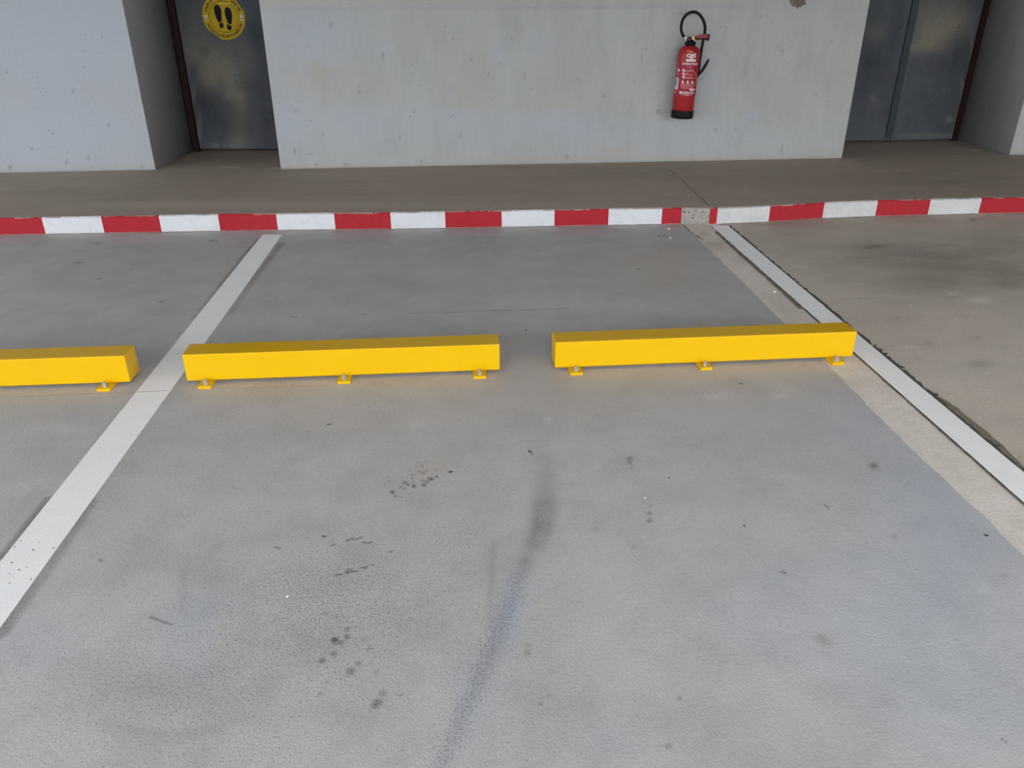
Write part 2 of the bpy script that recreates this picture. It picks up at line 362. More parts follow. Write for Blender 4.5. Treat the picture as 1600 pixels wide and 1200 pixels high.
    # shallow chips
    for pts in ([(541, 845), (549, 842), (556, 843), (566, 839)], [(568, 847), (574, 849), (581, 847)], [(523, 899), (533, 897)], [(540, 896), (545, 889), (550, 891)], [(543, 895), (559, 892)],
                [(564, 887), (572, 888), (574, 884)], [(234, 964), (250, 970), (268, 976)], [(505, 838), (509, 839)], [(518, 852), (524, 851)], [(580, 883), (583, 883)], [(609, 862), (613, 861)],
                [(700, 738), (706, 736)], [(826, 703), (832, 710)], [(1155, 598), (1160, 600)], [(1219, 893), (1229, 896)], [(512, 663), (518, 663)], [(554, 632), (556, 632)], [(1288, 789), (1294, 793)],
                [(430, 855), (438, 857)], [(155, 874), (160, 877)], [(1566, 1155), (1572, 1160)], [(150, 380), (158, 381)], [(330, 376), (340, 377)], [(515, 363), (530, 362)], [(118, 410), (130, 411)], [(150, 435), (158, 436)], [(250, 471), (258, 472)], [(1027, 368), (1048, 371)], [(995, 420), (1003, 421)]):
        p.stroke('dk', pts, 1.7, .95, 2)
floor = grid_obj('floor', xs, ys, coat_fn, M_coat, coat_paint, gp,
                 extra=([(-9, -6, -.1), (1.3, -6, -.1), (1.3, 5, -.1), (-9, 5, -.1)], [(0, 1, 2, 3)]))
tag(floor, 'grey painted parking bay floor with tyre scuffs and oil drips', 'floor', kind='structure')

# ---- beige strip and brown slab right of it
xs2 = np.concatenate([np.arange(1.36, 1.645, .01)]); ys2 = np.concatenate([[-6, -2, 0], np.arange(.9, 4.95, .012), [5.]])
def strip_paint(p):
    B = p.blob
    B('wm', 1120, 385, 22, 14, .4); B('dk', 1118, 382, 14, 6, .5); B('dk', 1160, 405, 14, 8, .35); B('dk', 1245, 480, 14, 8, .2); B('lt', 1160, 420, 10, 8, .35)
    B('lt', 1395, 655, 14, 6, .35); B('wm', 1330, 600, 30, 14, .3); B('wm', 1225, 470, 30, 20, .3); B('lt', 1560, 790, 30, 16, .3); B('dk', 1100, 366, 10, 6, .3); B('dk', 1590, 815, 20, 10, .15)
strip = grid_obj('floor_strip', xs2, ys2, lambda U, Y: (U, Y, np.full_like(U, -.0011)), M_strip, strip_paint, gp)
tag(strip, 'narrow strip of bare beige concrete beside the right white line', 'floor', kind='structure')
xs3 = np.concatenate([np.arange(1.63, 4.3, .02), [5, 7, 12]]); ys3 = np.concatenate([[-6, -2, 0, .8], np.arange(1.3, 4.98, .02), [5.]])
def slab_paint(p):
    B = p.blob
    for x, y, rx, ry, s in ((1400, 400, 110, 26, .35), (1500, 420, 110, 30, .42), (1440, 445, 80, 16, .35), (1360, 385, 40, 8, .3), (1560, 380, 80, 20, .35), (1370, 385, 20, 3, .35), (1590, 430, 50, 20, .35),
                            (1530, 568, 20, 6, .45), (1450, 535, 7, 4, .3), (1570, 446, 24, 5, .3), (1525, 527, 4, 2, .5), (1436, 558, 4, 2, .5), (1400, 497, 4, 2, .4), (1520, 343, 5, 3, .9), (1470, 400, 60, 20, .15),
                            (1250, 370, 40, 12, .15), (1300, 430, 50, 20, .12)):
        B('dk', x, y, rx, ry, s)
    for x, y, rx, ry, s in ((1490, 458, 12, 3.5, .5), (1530, 468, 20, 5, .6), (1440, 441, 20, 3, .3), (1460, 398, 3, 1.5, .8), (1455, 390, 2, 2, .5), (1338, 466, 2, 1.5, .7), (1420, 542, 14, 3, .25), (1312, 403, 6, 2, .4),
                            (1527, 423, 14, 3, .25), (1206, 398, 10, 4, .25)):
        B('lt', x, y, rx, ry, s, 1.6)
    p.stroke('lt', [(1425, 478), (1447, 488)], 1.6, .5); p.stroke('lt', [(1470, 607), (1545, 617)], 1.5, .25); p.stroke('dk', [(1300, 466), (1500, 464)], 1.5, .3)
    B('wm', 1250, 352, 90, 8, .55); B('wm', 1500, 345, 130, 8, .5); B('wm', 1400, 520, 160, 50, .12); B('lt', 1480, 570, 160, 60, .10)
    B('dk', 1210, 351, 45, 3, .4); B('lt', 1345, 345, 14, 2, .3)
slab = grid_obj('floor_slab', xs3, ys3, lambda U, Y: (U, Y, np.full_like(U, -.0009)), M_slab, slab_paint, gp)
tag(slab, 'bare brownish concrete floor right of the right white line', 'floor', kind='structure')
o = bmobj('ground', box_bm(-30, 30, -40, -6, -.3, -.02), M_out); tag(o, 'asphalt ground outside the open parking deck', 'ground', kind='structure')

# ---- thin ribbons lying in the floor: cracks, scratches, joints
def ribbon(name, pts, w, mat, parent, z=.0004, jag=.0, step=.02, axis='z', Y=0, taper=False):
    P = [Vector(p) for p in pts]; Q = []
    for a, b in zip(P, P[1:]):
        n = max(1, int((b - a).length / step))
        Q += [a.lerp(b, k / n) for k in range(n)]
    Q.append(P[-1]); vs = []; fs = []
    for i, q in enumerate(Q):
        t = (Q[min(i + 1, len(Q) - 1)] - Q[max(i - 1, 0)]).normalized()
        n = Vector((-t.y, t.x, 0))
        ww = (w[min(i, len(w) - 1)] if isinstance(w, list) else w) * (.5 + (random.random() - .5) * jag)
        wl = (w if not isinstance(w, list) else w[0]) * (.5 + (random.random() - .5) * jag)
        if taper: k = min(1, 4 * min(i + .3, len(Q) - .7 - i) / len(Q)); ww *= k; wl *= k
        a = q + n * ww; b = q - n * wl
        for v in (a, b): vs.append((v.x, v.y, q.z + z))
        if i: j = 2 * i; fs.append((j - 2, j, j + 1, j - 1))
    return pyobj(name, vs, fs, mat, parent)
def wob(pts, amp, step=.05):
    out = []
    P = [Vector(p) for p in pts]
    for a, b in zip(P, P[1:]):
        n = max(1, int((b - a).length / step))
        for k in range(n):
            q = a.lerp(b, k / n); q.x += random.uniform(-amp, amp) * .4; q.y += random.uniform(-amp, amp); out.append(q)
    return out + [P[-1]]
def gl(*px): return [G(*q) for q in px]
ribbon('hairline_crack', wob(gl((40, 503), (170, 498), (300, 495)), .004), .0035, M_crackl, floor, jag=.8, taper=True)
ribbon('hairline_crack', wob(gl((330, 497), (410, 495), (520, 493), (640, 489.5)), .003), .0045, M_crackl, floor, jag=.9)
ribbon('hairline_crack', wob(gl((440, 495), (465, 495)), .002, .02), .005, M_crack, floor, jag=.8)
ribbon('hairline_crack', wob(gl((560, 492), (575, 491.5)), .002, .02), .004, M_crack, floor, jag=.8)
ribbon('hairline_crack', wob(gl((640, 490), (760, 486), (890, 482.5)), .002), .0032, M_crack, floor, jag=.9)
ribbon('hairline_crack', wob(gl((778, 526), (800, 526)), .002, .02), .006, M_crack, floor, jag=.8, taper=True)
ribbon('scratch', catmull(gl((829, 470), (825, 490), (819, 522)), 5), .004, M_scr, floor, jag=.9, taper=True)
ribbon('scratch', catmull(gl((813, 515), (804, 543), (798, 568), (790, 580), (779, 590)), 6), .0055, M_scr, floor, jag=.5, taper=True)
ribbon('scratch', catmull(gl((1405, 760), (1420, 747), (1450, 740)), 6), .006, M_scr, floor, jag=.8, taper=True)
ribbon('scratch', catmull(gl((1300, 1030), (1345, 1043), (1378, 1055)), 6), .002, M_scr, floor, jag=.8, taper=True)
ribbon('chalk_line', gl((0, 620.5), (150, 615), (210, 613)), .0022, M_chalk, floor, jag=.9)
ribbon('chalk_line', gl((335, 608), (430, 604.5), (520, 602)), .0022, M_chalk, floor, jag=.9, taper=True)

# ---- walkway with painted kerb face
ZW = .102
KP = [(-9, 4.87), (-2.5, 4.858), (-1.848, 4.852), (-1.119, 4.845), (-.42, 4.815), (.257, 4.81), (.928, 4.805), (1.39, 4.80), (1.559, 4.777), (1.70, 4.785), (1.953, 4.808), (2.337, 4.866), (2.693, 4.893), (3.41, 4.905), (12, 4.90)]
kx = np.array([p[0] for p in KP]); ky = np.array([p[1] for p in KP])
KY = lambda x: float(np.interp(x, kx, ky))
xsw = np.concatenate([[-9, -6, -4.5], np.arange(-3.6, 5.2, .02), [6, 8, 12]])
tv = np.concatenate([[0., .5, 1.], [1.004, 1.008], np.linspace(1.02, 3.6, 110), [3.9]])   # 0..1 up the face, then back along the top
kyw = np.interp(xsw, kx, ky); chipn = np.array([mnoise.noise((float(x) * 6, 2.2, 0)) * .005 + mnoise.noise((float(x) * 25, 5.2, 0)) * .003 for x in xsw])
def walk_fn(U, T):
    ke = np.interp(U, xsw, kyw); ch = np.interp(U, xsw, chipn)
    Y = ke + np.clip(T - 1, 0, 9); Z = np.clip(T, 0, 1) * (ZW - .007)
    Z = np.where(T > 1, ZW - .007 + .007 * np.clip((T - 1) / .008, 0, 1), Z)
    lip = np.clip(1 - np.abs(T - 1.004) / .012, 0, 1)
    return U, Y, Z + ch * lip * .5
def wproj(px, py):
    q = G(px, py, ZW); return (q.x, q.y - KY(q.x) + 1)
def walk_paint(p):
    B = p.blob
    for x, y, rx, ry, s in ((500, 300, 260, 10, .15), (300, 290, 80, 8, .15), (200, 312, 60, 3, .25), (950, 275, 250, 8, .18), (700, 285, 200, 8, .12), (1500, 290, 200, 18, .22), (1300, 280, 200, 10, .15), (1450, 232, 70, 10, .12),
                            (370, 250, 60, 8, .2), (60, 300, 80, 8, .15), (1376, 263, 3, 1, .9), (122, 281, 3, 1, .6), (420, 268, 300, 3, .15), (900, 262, 300, 2.5, .25)):
        B('dk', x, y, rx, ry, s)
    for x, y, rx, ry, s in ((700, 322, 350, 6, .25), (300, 320, 200, 6, .18), (1180, 305, 60, 5, .2), (1000, 300, 90, 6, .12), (355, 262, 20, 1.2, .7), (430, 263, 16, 1.2, .6), (330, 254, 12, .8, .5), (1525, 235, 8, 1, .8), (300, 268, 60, 2, .3), (830, 258, 20, 1, .4)):
        B('lt', x, y, rx, ry, s)
    B('wm', 300, 322, 300, 8, .5); B('wm', 700, 325, 200, 5, .3)
walk = grid_obj('walkway', xsw, tv, walk_fn, M_walk, walk_paint, wproj)
tag(walk, 'raised brown-grey concrete walkway along the wall, edge painted in bands', 'walkway', kind='structure')
# the bands
bounds = [0, 71.8, 163.5, 253, 344.6, 434.6, 524.4, 611.6, 696.2, 784, 866, 950, 1033, 1063.5, 1107, 1119, 1200.4, 1284.4, 1367, 1449, 1528]
bw = []
for b in bounds[1:]:
    x = G(b, 360 - b * .02).x
    for _ in range(5): # the kerb line gives the depth
        d = None
        lo, hi = 300, 420
        for _ in range(40):
            mid_ = (lo + hi) / 2; q = G(b, mid_)
            if q.y > KY(q.x): lo = mid_
            else: hi = mid_
        x = q.x
    bw.append(x)
bw = [bw[0] - .355 * 2, bw[0] - .355] + bw
def band(x0, x1, mat, rag0=0, rag1=0, name='kerb_band'):
    vs, fs = [], []
    xsb = np.linspace(x0, x1, max(3, int((x1 - x0) / .012)))
    rows = [0.0035, .03, .06, .085]
    for i, x in enumerate(xsb):
        y = KY(x) - .0009
        j = mnoise.noise((float(x) * 14, 1.5, 0)) * .002 + mnoise.noise((float(x) * 60, 4.5, 0)) * .002
        col = []
        for z in rows:
            xx = x
            if i == 0: xx += rag0 * mnoise.noise((z * 90, x, 3))
            if i == len(xsb) - 1: xx += rag1 * mnoise.noise((z * 90, x, 3))
            col.append((xx, y, z + (mnoise.noise((float(x) * 20, 9, 9)) * .002 if z < .01 else 0)))
        col.append((x, y, ZW - .0065)); col.append((x, y + .004 + .0009 + max(0, j + .002), ZW - .002 + max(0, j) * .4))
        if mat is M_red or True: col.append((x, y + .011 + j * 1.6, ZW + .0012))
        vs += col
    n = len(rows) + 3
    for i in range(len(xsb) - 1):
        for k in range(n - 1): a = i * n + k; fs.append((a, a + n, a + n + 1, a + 1))
    return pyobj(name, vs, fs, mat, walk)
cols = []
for i, (a, b) in enumerate(zip(bw, bw[1:])): cols.append((a, b))
red = True
# the first listed boundary (71.8 px) ends a red band
seq = []
for i, (a, b) in enumerate(cols):
    seq.append([a, b])
k0 = 1                                           # cols[1] is the red band ending at 71.8
kinds = {}
names = ['W', 'R', 'W', 'R', 'W', 'R', 'W', 'R', 'W', 'R', 'W', 'R', 'W', 'R', 'B', 'R', 'W', 'R', 'W', 'R', 'W']
for (a, b), kd in zip(seq, names):
    if kd == 'R': band(a, b, M_red, .006 if a > 1.5 and a < 1.6 else 0, .006 if 1.3 < b < 1.45 else 0)
    elif kd == 'W': band(a, b, M_white if a < 1.5 else M_white2)
    else: bare0, bare1 = a, b
for k in range(8): band(bw[-1] + .35 * k, bw[-1] + .35 * (k + 1), M_white2 if k % 2 else M_red)
for k in range(8): band(bw[0] - .355 * (k + 1), bw[0] - .355 * k, M_white if k % 2 else M_red)
# pitted bare patch where the joint meets the kerb
bm = bmesh.new(); nx, nz_ = 26, 16; vv = []
for i in range(nx + 1):
    for k in range(nz_ + 1):
        x = bare0 + (bare1 - bare0) * i / nx; z = .002 + (ZW - .004) * k / nz_
        n1 = mnoise.noise((x * 38, z * 38, 1)); n2 = mnoise.noise((x * 90, z * 60, 4))
        d = max(0, n1 - .22) * .05 + max(0, n2 - .3) * .02
        if i in (0, nx) or k == nz_: d = -.0003
        vv.append(bm.verts.new((x, KY(x) - .0014 + min(d, .010) - .010 * max(0, 1 - z / .02) , z)))
for i in range(nx):
    for k in range(nz_): a = i * (nz_ + 1) + k; bm.faces.new((vv[a], vv[a + nz_ + 1], vv[a + nz_ + 2], vv[a + 1]))
M_bare = surface('bare_pitted_concrete', (.40, .38, .345), (.35, .33, .30), (.10, .09, .08), (.5, .48, .44), (.4, .3, .2), rough=.9, mid=40, grain=.3, speck=.6, speck_scale=60, bump=.6)
tag(bmobj('bare_patch', bm, M_bare, walk), 'pitted unpainted concrete patch at the joint')
for q in range(14):
    x = random.choice((random.uniform(bare0 + .005, bare0 + .05), random.uniform(bare1 - .05, bare1 - .005), random.uniform(bare0, bare1))); z = random.uniform(.035, .09)
    a = random.uniform(-.8, .8); l = random.uniform(.004, .011); h = random.uniform(.0015, .0035); pts = []
    for k in range(9):
        t = 2 * math.pi * k / 9; u, w = l * math.cos(t) * random.uniform(.7, 1.2), h * math.sin(t) * random.uniform(.7, 1.3)
        pts.append((x + u * math.cos(a) - w * math.sin(a), z + u * math.sin(a) + w * math.cos(a)))
    bmobj('pit', prism_bm(pts, 'y', KY(x) - .0022, KY(x) - .001), M_grit, walk)
ribbon('hairline_crack', wob([G(1107, 321, ZW), G(1085, 300, ZW), G(1062, 279, ZW), G(1046, 266, ZW)], .006), .006, M_crack, walk, z=.0015, jag=.9)

# ---- joints at the white line on the right
ribbon('joint_strip', wob([(1.555, 4.60, 0), (1.553, 3.9, 0), (1.552, 3.28, 0)], .002), .022, M_brown, strip, z=.0002, jag=.25)
ribbon('joint_strip', wob([(1.561, 3.28, 0), (1.561, 2.9, 0), (1.559, 2.2, 0), (1.557, 1.2, 0)], .002), .011, M_brown, strip, z=.0002, jag=.3)
ribbon('joint_edge', wob([(1.565, 4.73, 0), (1.562, 3.6, 0), (1.560, 2.5, 0), (1.558, 1.2, 0)], .001), .005, M_grit, strip, z=.0004, jag=.9)
ribbon('joint_edge', wob([(1.681, 4.74, 0), (1.677, 4.0, 0), (1.673, 3.2, 0), (1.670, 2.2, 0), (1.668, 1.4, 0)], .003), .014, M_grit, slab, z=.0003, jag=.9, step=.02)
ribbon('joint_strip', wob([(1.678, 2.46, 0), (1.686, 2.3, 0), (1.684, 2.1, 0), (1.674, 1.85, 0)], .004), .034, M_brown, slab, z=.0002, jag=.3, taper=True)
for _ in range(60):
    y = random.choice((random.uniform(4.35, 4.7), random.uniform(3.1, 3.5), random.uniform(2.4, 3.3), random.uniform(1.7, 4.6))); x = 1.676 + random.uniform(-.003, .010); r = random.uniform(.003, .009)
    bmobj('joint_crumb', prism_bm([(x + r * math.cos(t) * random.uniform(.6, 1.2), y + r * 1.4 * math.sin(t) * random.uniform(.6, 1.2)) for t in [k * math.pi / 4 for k in range(8)]], 'z', -.001, random.uniform(.0005, .002)), M_grit, slab)
ribbon('joint_edge', wob([G(1068, 352), (1.40, 4.6, 0), (1.425, 4.42, 0)], .004), .006, M_grit, strip, z=.0012, jag=.9)
# dark seam where the floor meets the kerb
def kerbline(x0, x1, off): return [(x, KY(x) - off + random.uniform(-.002, .002), 0) for x in np.arange(x0, x1, .03)]
ribbon('kerb_seam', kerbline(-4, 1.38, .002), .007, M_crack, floor, z=.0006, jag=1.)
ribbon('kerb_seam', kerbline(1.62, 5, .002), .010, M_grit, slab, z=.0006, jag=1.)

# ---- white bay lines
def line(name, poly, label):
    bm = prism_bm(poly, 'z', -.0009, .0012); o = bmobj(name, bm, M_line); tag(o, label, 'line marking', 'white bay lines'); return o
la = line('parking_line', [(-1.190, 4.745), (-1.190, 3.4), (-1.190, 2.4), (-1.188, .2), (-1.070, .2), (-1.069, 2.4), (-1.068, 3.4), (-1.073, 4.737)], 'white bay line crossing the gap between the two left wheel stops')
lb = line('parking_line', [(1.570, 4.741), (1.567, 3.4), (1.564, 2.4), (1.561, .2), (1.661, .2), (1.663, 2.4), (1.666, 3.4), (1.674, 4.734)], 'white bay line along the joint, passing under the right wheel stop')
ribbon('hairline_crack', wob(gl((214, 613), (240, 612), (264, 611)), .002), .0025, M_chalk, la, z=.0014, jag=.8)
ribbon('hairline_crack', wob(gl((290, 497), (335, 495)), .002), .0018, M_crackl, la, z=.0014, jag=.8)
for px, py in ((62, 848), (33, 846), (23, 855), (52, 860), (19, 880), (42, 887), (15, 897), (30, 891), (49, 906), (84, 857), (15, 912)):
    q = G(px, py); r = random.uniform(.0015, .0028)
    bmobj('grit_speck', prism_bm([(q.x + r * math.cos(t) * random.uniform(.6, 1.3), q.y + r * math.sin(t) * random.uniform(.6, 1.3)) for t in [k * math.pi / 3 for k in range(6)]], 'z', .0011, .0020), M_brown, la)

# ---- walls, lintels, ceiling
ZC = 2.55
w1 = G(243, 265, ZW); w2 = G(439, 264, ZW); w3 = G(1315, 247, ZW); w4 = G(1577, 242, ZW); w0 = G(0, 271, ZW); w5 = G(1600, 243, ZW)
def wall(name, a, b, foot, label, paint, xdense):
    """front face is a dense grid from a to b (x,y), the rest of the footprint a plain prism"""
    L_ = Vector((b[0] - a[0], b[1] - a[1])); ln = L_.length; d = L_ / ln
    us = np.concatenate([np.arange(0, ln, .012) if xdense is None else np.concatenate([[0], np.arange(xdense[0], xdense[1], .012)]), [ln]])
    us = np.unique(np.round(us, 4))
    zs = np.concatenate([np.arange(ZW - .01, 1.45, .012), [1.8, 2.2, ZC]])
    def fn(U, Z):
        chip = np.zeros_like(U)
        return a[0] + d.x * U, a[1] + d.y * U, Z
    nrm = Vector((d.y, -d.x))
    def proj(px, py):
        r = ray(px, py); o_ = Vector((0, 0, HC)); t = ((Vector(a[:2]) - Vector((0, 0))).dot(nrm)) / (r.x * nrm.x + r.y * nrm.y)
        q = o_ + r * t; return ((Vector((q.x, q.y)) - Vector(a[:2])).dot(d), q.z)
    ring = [a, *foot, b]; n = len(ring)
    ev = [(p[0], p[1], ZW - .01) for p in ring] + [(p[0], p[1], ZC) for p in ring]
    ef = [(k, k + n, k + 1 + n, k + 1) for k in range(n - 1)] + [tuple(range(n)), tuple(range(2 * n - 1, n - 1, -1))]
    o = grid_obj(name, us, zs, fn, M_wall, paint, proj, (ev, ef))
    tag(o, label, 'wall', kind='structure'); return o, proj, d
def wall_foot(p):
    z = p.P[:, 1]; ok = z < 5
    # yellowish grime band of uneven height just above the walkway
    h = np.array([.03 + .02 * mnoise.noise((float(u) * 1.7, 3, 0)) for u in p.P[:, 0]])
    p.A['wm'] += np.where(ok, .55 * np.exp(-((z - ZW) / (h + .02)) ** 2), 0).astype(np.float32)
    p.A['dk'] += np.where(ok, .35 * np.exp(-((z - ZW) / .010) ** 2), 0).astype(np.float32)  # thin even dark line along the wall foot
def paint_wl(p):
    wall_foot(p); B = p.blob
    for x, y, rx, ry, s in ((50, 150, 60, 22, .3), (140, 140, 18, 18, .4), (180, 150, 50, 24, .22), (20, 130, 40, 20, .2)): B('wm', x, y, rx, ry, s)
    for x, y, rx, ry in ((114, 143, 2.5, 2), (127, 140, 2, 1.2), (104, 254, 1.6, 5), (138, 246, 1.2, 5), (49, 233, 2, 2), (141, 262, 2, 2), (16, 262, 3, 3), (133, 55, 1.5, 1.5), (150, 83, 1.2, 1.2), (132, 106, 1.5, 1.2), (83, 208, 2, 1.2), (170, 195, 2, 3), (222, 260, 3, 2)):
        B('dk', x, y, rx, ry, .8, 1.5)
    p.stroke('wm', [(135, 125), (138, 168)], 3, .5); B('cl', 90, 60, 180, 110, .8); B('cl', 90, 220, 180, 60, .6)  # cl washes paint the bluish sky light onto this wall
wl, pl, dl = wall('wall_left', (-9.2, 6.10), (w1.x, w1.y), [(-9.2, 7.3), (-2.245, 7.3)], 'grey concrete wall left of the single steel door, bluish sky light painted on', paint_wl, (5.4, 6.88))
def paint_wm(p):
    wall_foot(p); B = p.blob
    p.stroke('dk', [(410, 14), (600, 13), (800, 13), (1000, 12), (1160, 10)], 1.8, .16); p.stroke('dk', [(800, 12.5), (1000, 12)], 1.2, .22)
    B('wm', 700, 2, 400, 9, .35); B('dk', 1000, 4, 350, 8, .08); B('wm', 1050, 3, 200, 8, .25)
    for x, y, rx, ry, s in ((500, 130, 55, 30, .5), (495, 108, 16, 12, .4), (740, 130, 30, 40, .35), (900, 130, 50, 30, .3), (760, 165, 110, 10, .15), (590, 145, 40, 25, .2), (960, 235, 18, 5, .5), (870, 165, 20, 10, .2), (1240, 180, 28, 18, .45), (1270, 120, 40, 30, .25), (1310, 130, 25, 40, .35),
                            (1330, 30, 16, 30, .4), (1185, 140, 30, 30, .2), (720, 145, 25, 20, .25), (640, 60, 50, 20, .12), (1000, 120, 50, 40, .15), (1300, 240, 40, 10, .3)):
        B('wm', x, y, rx, ry, s)
    for x, y, rx, ry, s in ((880, 80, 12, 60, .13), (800, 40, 18, 30, .12), (858, 120, 12, 30, .10), (935, 50, 6, 60, .14), (1010, 60, 8, 50, .10), (1255, 70, 14, 60, .12), (1165, 120, 6, 40, .14), (700, 60, 30, 50, .06), (1180, 100, 16, 60, .08)):
        B('dk', x, y, rx, ry, s)
    for x, y, rx, ry, s in ((560, 190, 60, 30, .4), (450, 190, 40, 50, .5), (480, 60, 60, 40, .5), (600, 75, 14, 10, .4), (710, 185, 40, 16, .4), (780, 85, 12, 12, .5), (840, 70, 12, 10, .35), (850, 190, 60, 16, .35), (900, 205, 40, 20, .3), (770, 210, 40, 14, .3), (1175, 182, 8, 6, .4), (1060, 210, 80, 20, .2)):
        B('cl', x, y, rx, ry, s)
    for x, y, rx, ry in ((561, 144, 2, 2.6), (560, 133, 1, 3), (516, 39, 1.2, 4), (695, 42.5, 1.6, 1.4), (720, 52, 1.2, 1.2), (684, 61, 1, 1), (783, 97, 1.6, 1.2), (736, 93, 1.5, 1), (655, 133, 1.2, 1.2), (599, 85, 1, 4), (643, 101, 1, 1), (819, 119, 1, 4), (763, 117, .8, 3), (943, 151, 1.5, 2), (906, 29, 1.2, 1),
                         (915, 43, 1, 1), (814, 46, 1, 2), (463, 174.5, 6, .8), (640, 181, 1.4, 1.4), (647, 174, 2, 2.5), (704, 183, 1, 1), (485, 189, 1, 1), (624, 216, 1, 3), (721, 211, 1, 3), (505, 210, 1, 1), (659, 252, 1.4, 1.4), (460, 236, 1.4, 4), (475, 240, 1, 2), (481, 240, 1, 2), (486, 240, 1, 2), (886, 245, 2, 4), (919, 260, 3, 1), (935, 260, 6, .8),
                         (690, 262, 5, 1.2), (495, 257, 3, 2), (540, 257, 4, 2), (1223, 80, 2.2, 3), (1217, 74, 1.2, 2), (1207, 35, 1, 1), (1233, 99, .9, .9), (1237, 113, 1, 1), (1300, 64, 1.4, 1.4), (1204, 137, 1, .8), (1166, 220, 1, 1), (1275, 147, 1.2, 1.2), (1222, 236, .8, 8), (1268, 196, 1, 1), (1284, 44, 1, 1), (1188, 26, 1, 1), (1160, 209, 1, 2), (1326, 172, 1.6, 3), (435, 222, 1.4, 2), (1003, 90, .8, 5), (1009, 76, 2, .8), (1012, 97, 3, .8), (991, 127, 2, 1), (1095, 124, 1.4, 2), (1034, 143, 1, 1.4), (1188, 23, .8, .8), (1118, 203, 3, 2), (1054, 197, 2, 1), (1172, 265, 4, 1)):
        B('dk', x, y, max(rx, 1.2), max(ry, 1.2), .85, 1.4)
wm_, pm, dm = wall('wall_middle', (w2.x, w2.y), (w3.x, w3.y), [(w2.x, 7.3), (w3.x, 7.3)], 'wide grey concrete wall between the two door recesses', paint_wm, None)
wr, pr, dr = wall('wall_right', (w4.x, w4.y), (8.7, 6.37), [(4.545, 7.3), (8.7, 7.3)], 'concrete wall right of the double door at the picture edge', lambda p: wall_foot(p), (0.012, .6))
o = bmobj('wall_back', box_bm(-9.2, 8.7, 7.3, 7.5, 0, ZC), M_wall); tag(o, 'concrete wall behind the two steel doors', 'wall', kind='structure')
for nm_, a, b, lb_ in (('wall_lintel', w1, w2, 'concrete lintel over the single steel door'), ('wall_lintel', w3, w4, 'concrete lintel over the double steel door')):
    o = bmobj(nm_, prism_bm([(a.x, a.y), (b.x, b.y), (b.x, 7.3), (a.x, 7.3)], 'z', 2.2, ZC), M_wall); tag(o, lb_, 'wall', kind='structure')
o = bmobj('ceiling', box_bm(-9.5, 8.7, -1.9, 7.5, ZC, ZC + .25), M_ceil); tag(o, 'concrete ceiling slab over the parking bays', 'ceiling', kind='structure')


o = bmobj('wall_side_blocker', box_bm(8.5, 8.7, 1.2, 6.37, -.001, ZC), M_wall); tag(o, 'added plain concrete wall, unseen at far right, cutting the side light', 'wall', kind='structure')  # unseen wall added to block light from the right

# spalled patch and old anchor on the middle wall
def on_wall(px, py, proj, a, d, off=0.0):
    u, z = proj(px, py); n = Vector((d.y, -d.x)); return Vector((a[0] + d.x * u + n.x * off, a[1] + d.y * u + n.y * off, z))
A_m = (w2.x, w2.y)
bm = bmesh.new(); c = bm.verts.new(on_wall(1247, 2, pm, A_m, dm, .001)); ring1, ring2 = [], []
for k in range(20):
    t = 2 * math.pi * k / 20; r = random.uniform(.85, 1.15)
    ring1.append(bm.verts.new(on_wall(1247 + 7 * r * math.cos(t), 2 + 6 * r * math.sin(t), pm, A_m, dm, random.uniform(.001, .012))))
    ring2.append(bm.verts.new(on_wall(1247 + 12.5 * r * math.cos(t), 2 + 11 * r * math.sin(t), pm, A_m, dm, -.001)))
for k in range(20):
    j = (k + 1) % 20; bm.faces.new((c, ring1[k], ring1[j])); bm.faces.new((ring1[k], ring2[k], ring2[j], ring1[j]))
tag(bmobj('spalled_patch', bm, M_brick, wm_), 'rough brown patch of broken concrete')
q = on_wall(1029, 174, pm, A_m, dm, .001)
bm = bmesh.new(); bmesh.ops.create_circle(bm, segments=18, radius=.016); bm.free()
prof = []
bm = lathe_bm([(.0, .0012), (.010, .0012), (.0125, .003), (.016, .0035), (.018, .001), (.018, -.002)], 18)
o = bmobj('anchor_plug', bm, M_bare, wm_); o.matrix_world = Matrix.Translation(q) @ Matrix.Rotation(math.pi / 2, 4, 'X')

# ---- doors
def leaf_obj(name, x0, y0, x1, y1, z0, z1, parent, paint, thick=.045):
    L_ = Vector((x1 - x0, y1 - y0)); ln = L_.length; d = L_ / ln; n = Vector((d.y, -d.x)); a = (x0, y0)
    us = np.linspace(0, ln, int(ln / .015)); zs = np.concatenate([np.arange(z0, 1.45, .015), [1.7, z1]])
    def proj(px, py):
        r = ray(px, py); t = Vector(a).dot(n) / (r.x * n.x + r.y * n.y); q = Vector((0, 0, HC)) + r * t
        return ((Vector((q.x, q.y)) - Vector(a)).dot(d), q.z)
    bk = [(x0, y0), (x0 - n.x * thick, y0 - n.y * thick), (x1 - n.x * thick, y1 - n.y * thick), (x1, y1)]
    ev = [(p[0], p[1], z0) for p in bk] + [(p[0], p[1], z1) for p in bk]
    ef = [(k, k + 4, k + 5, k + 1) for k in range(3)] + [(0, 1, 2, 3), (7, 6, 5, 4)]
    o = grid_obj(name, us, zs, lambda U, Z: (a[0] + d.x * U, a[1] + d.y * U, Z), M_leaf, paint, proj, (ev, ef))
    o.parent = parent
    return o, proj, a, d
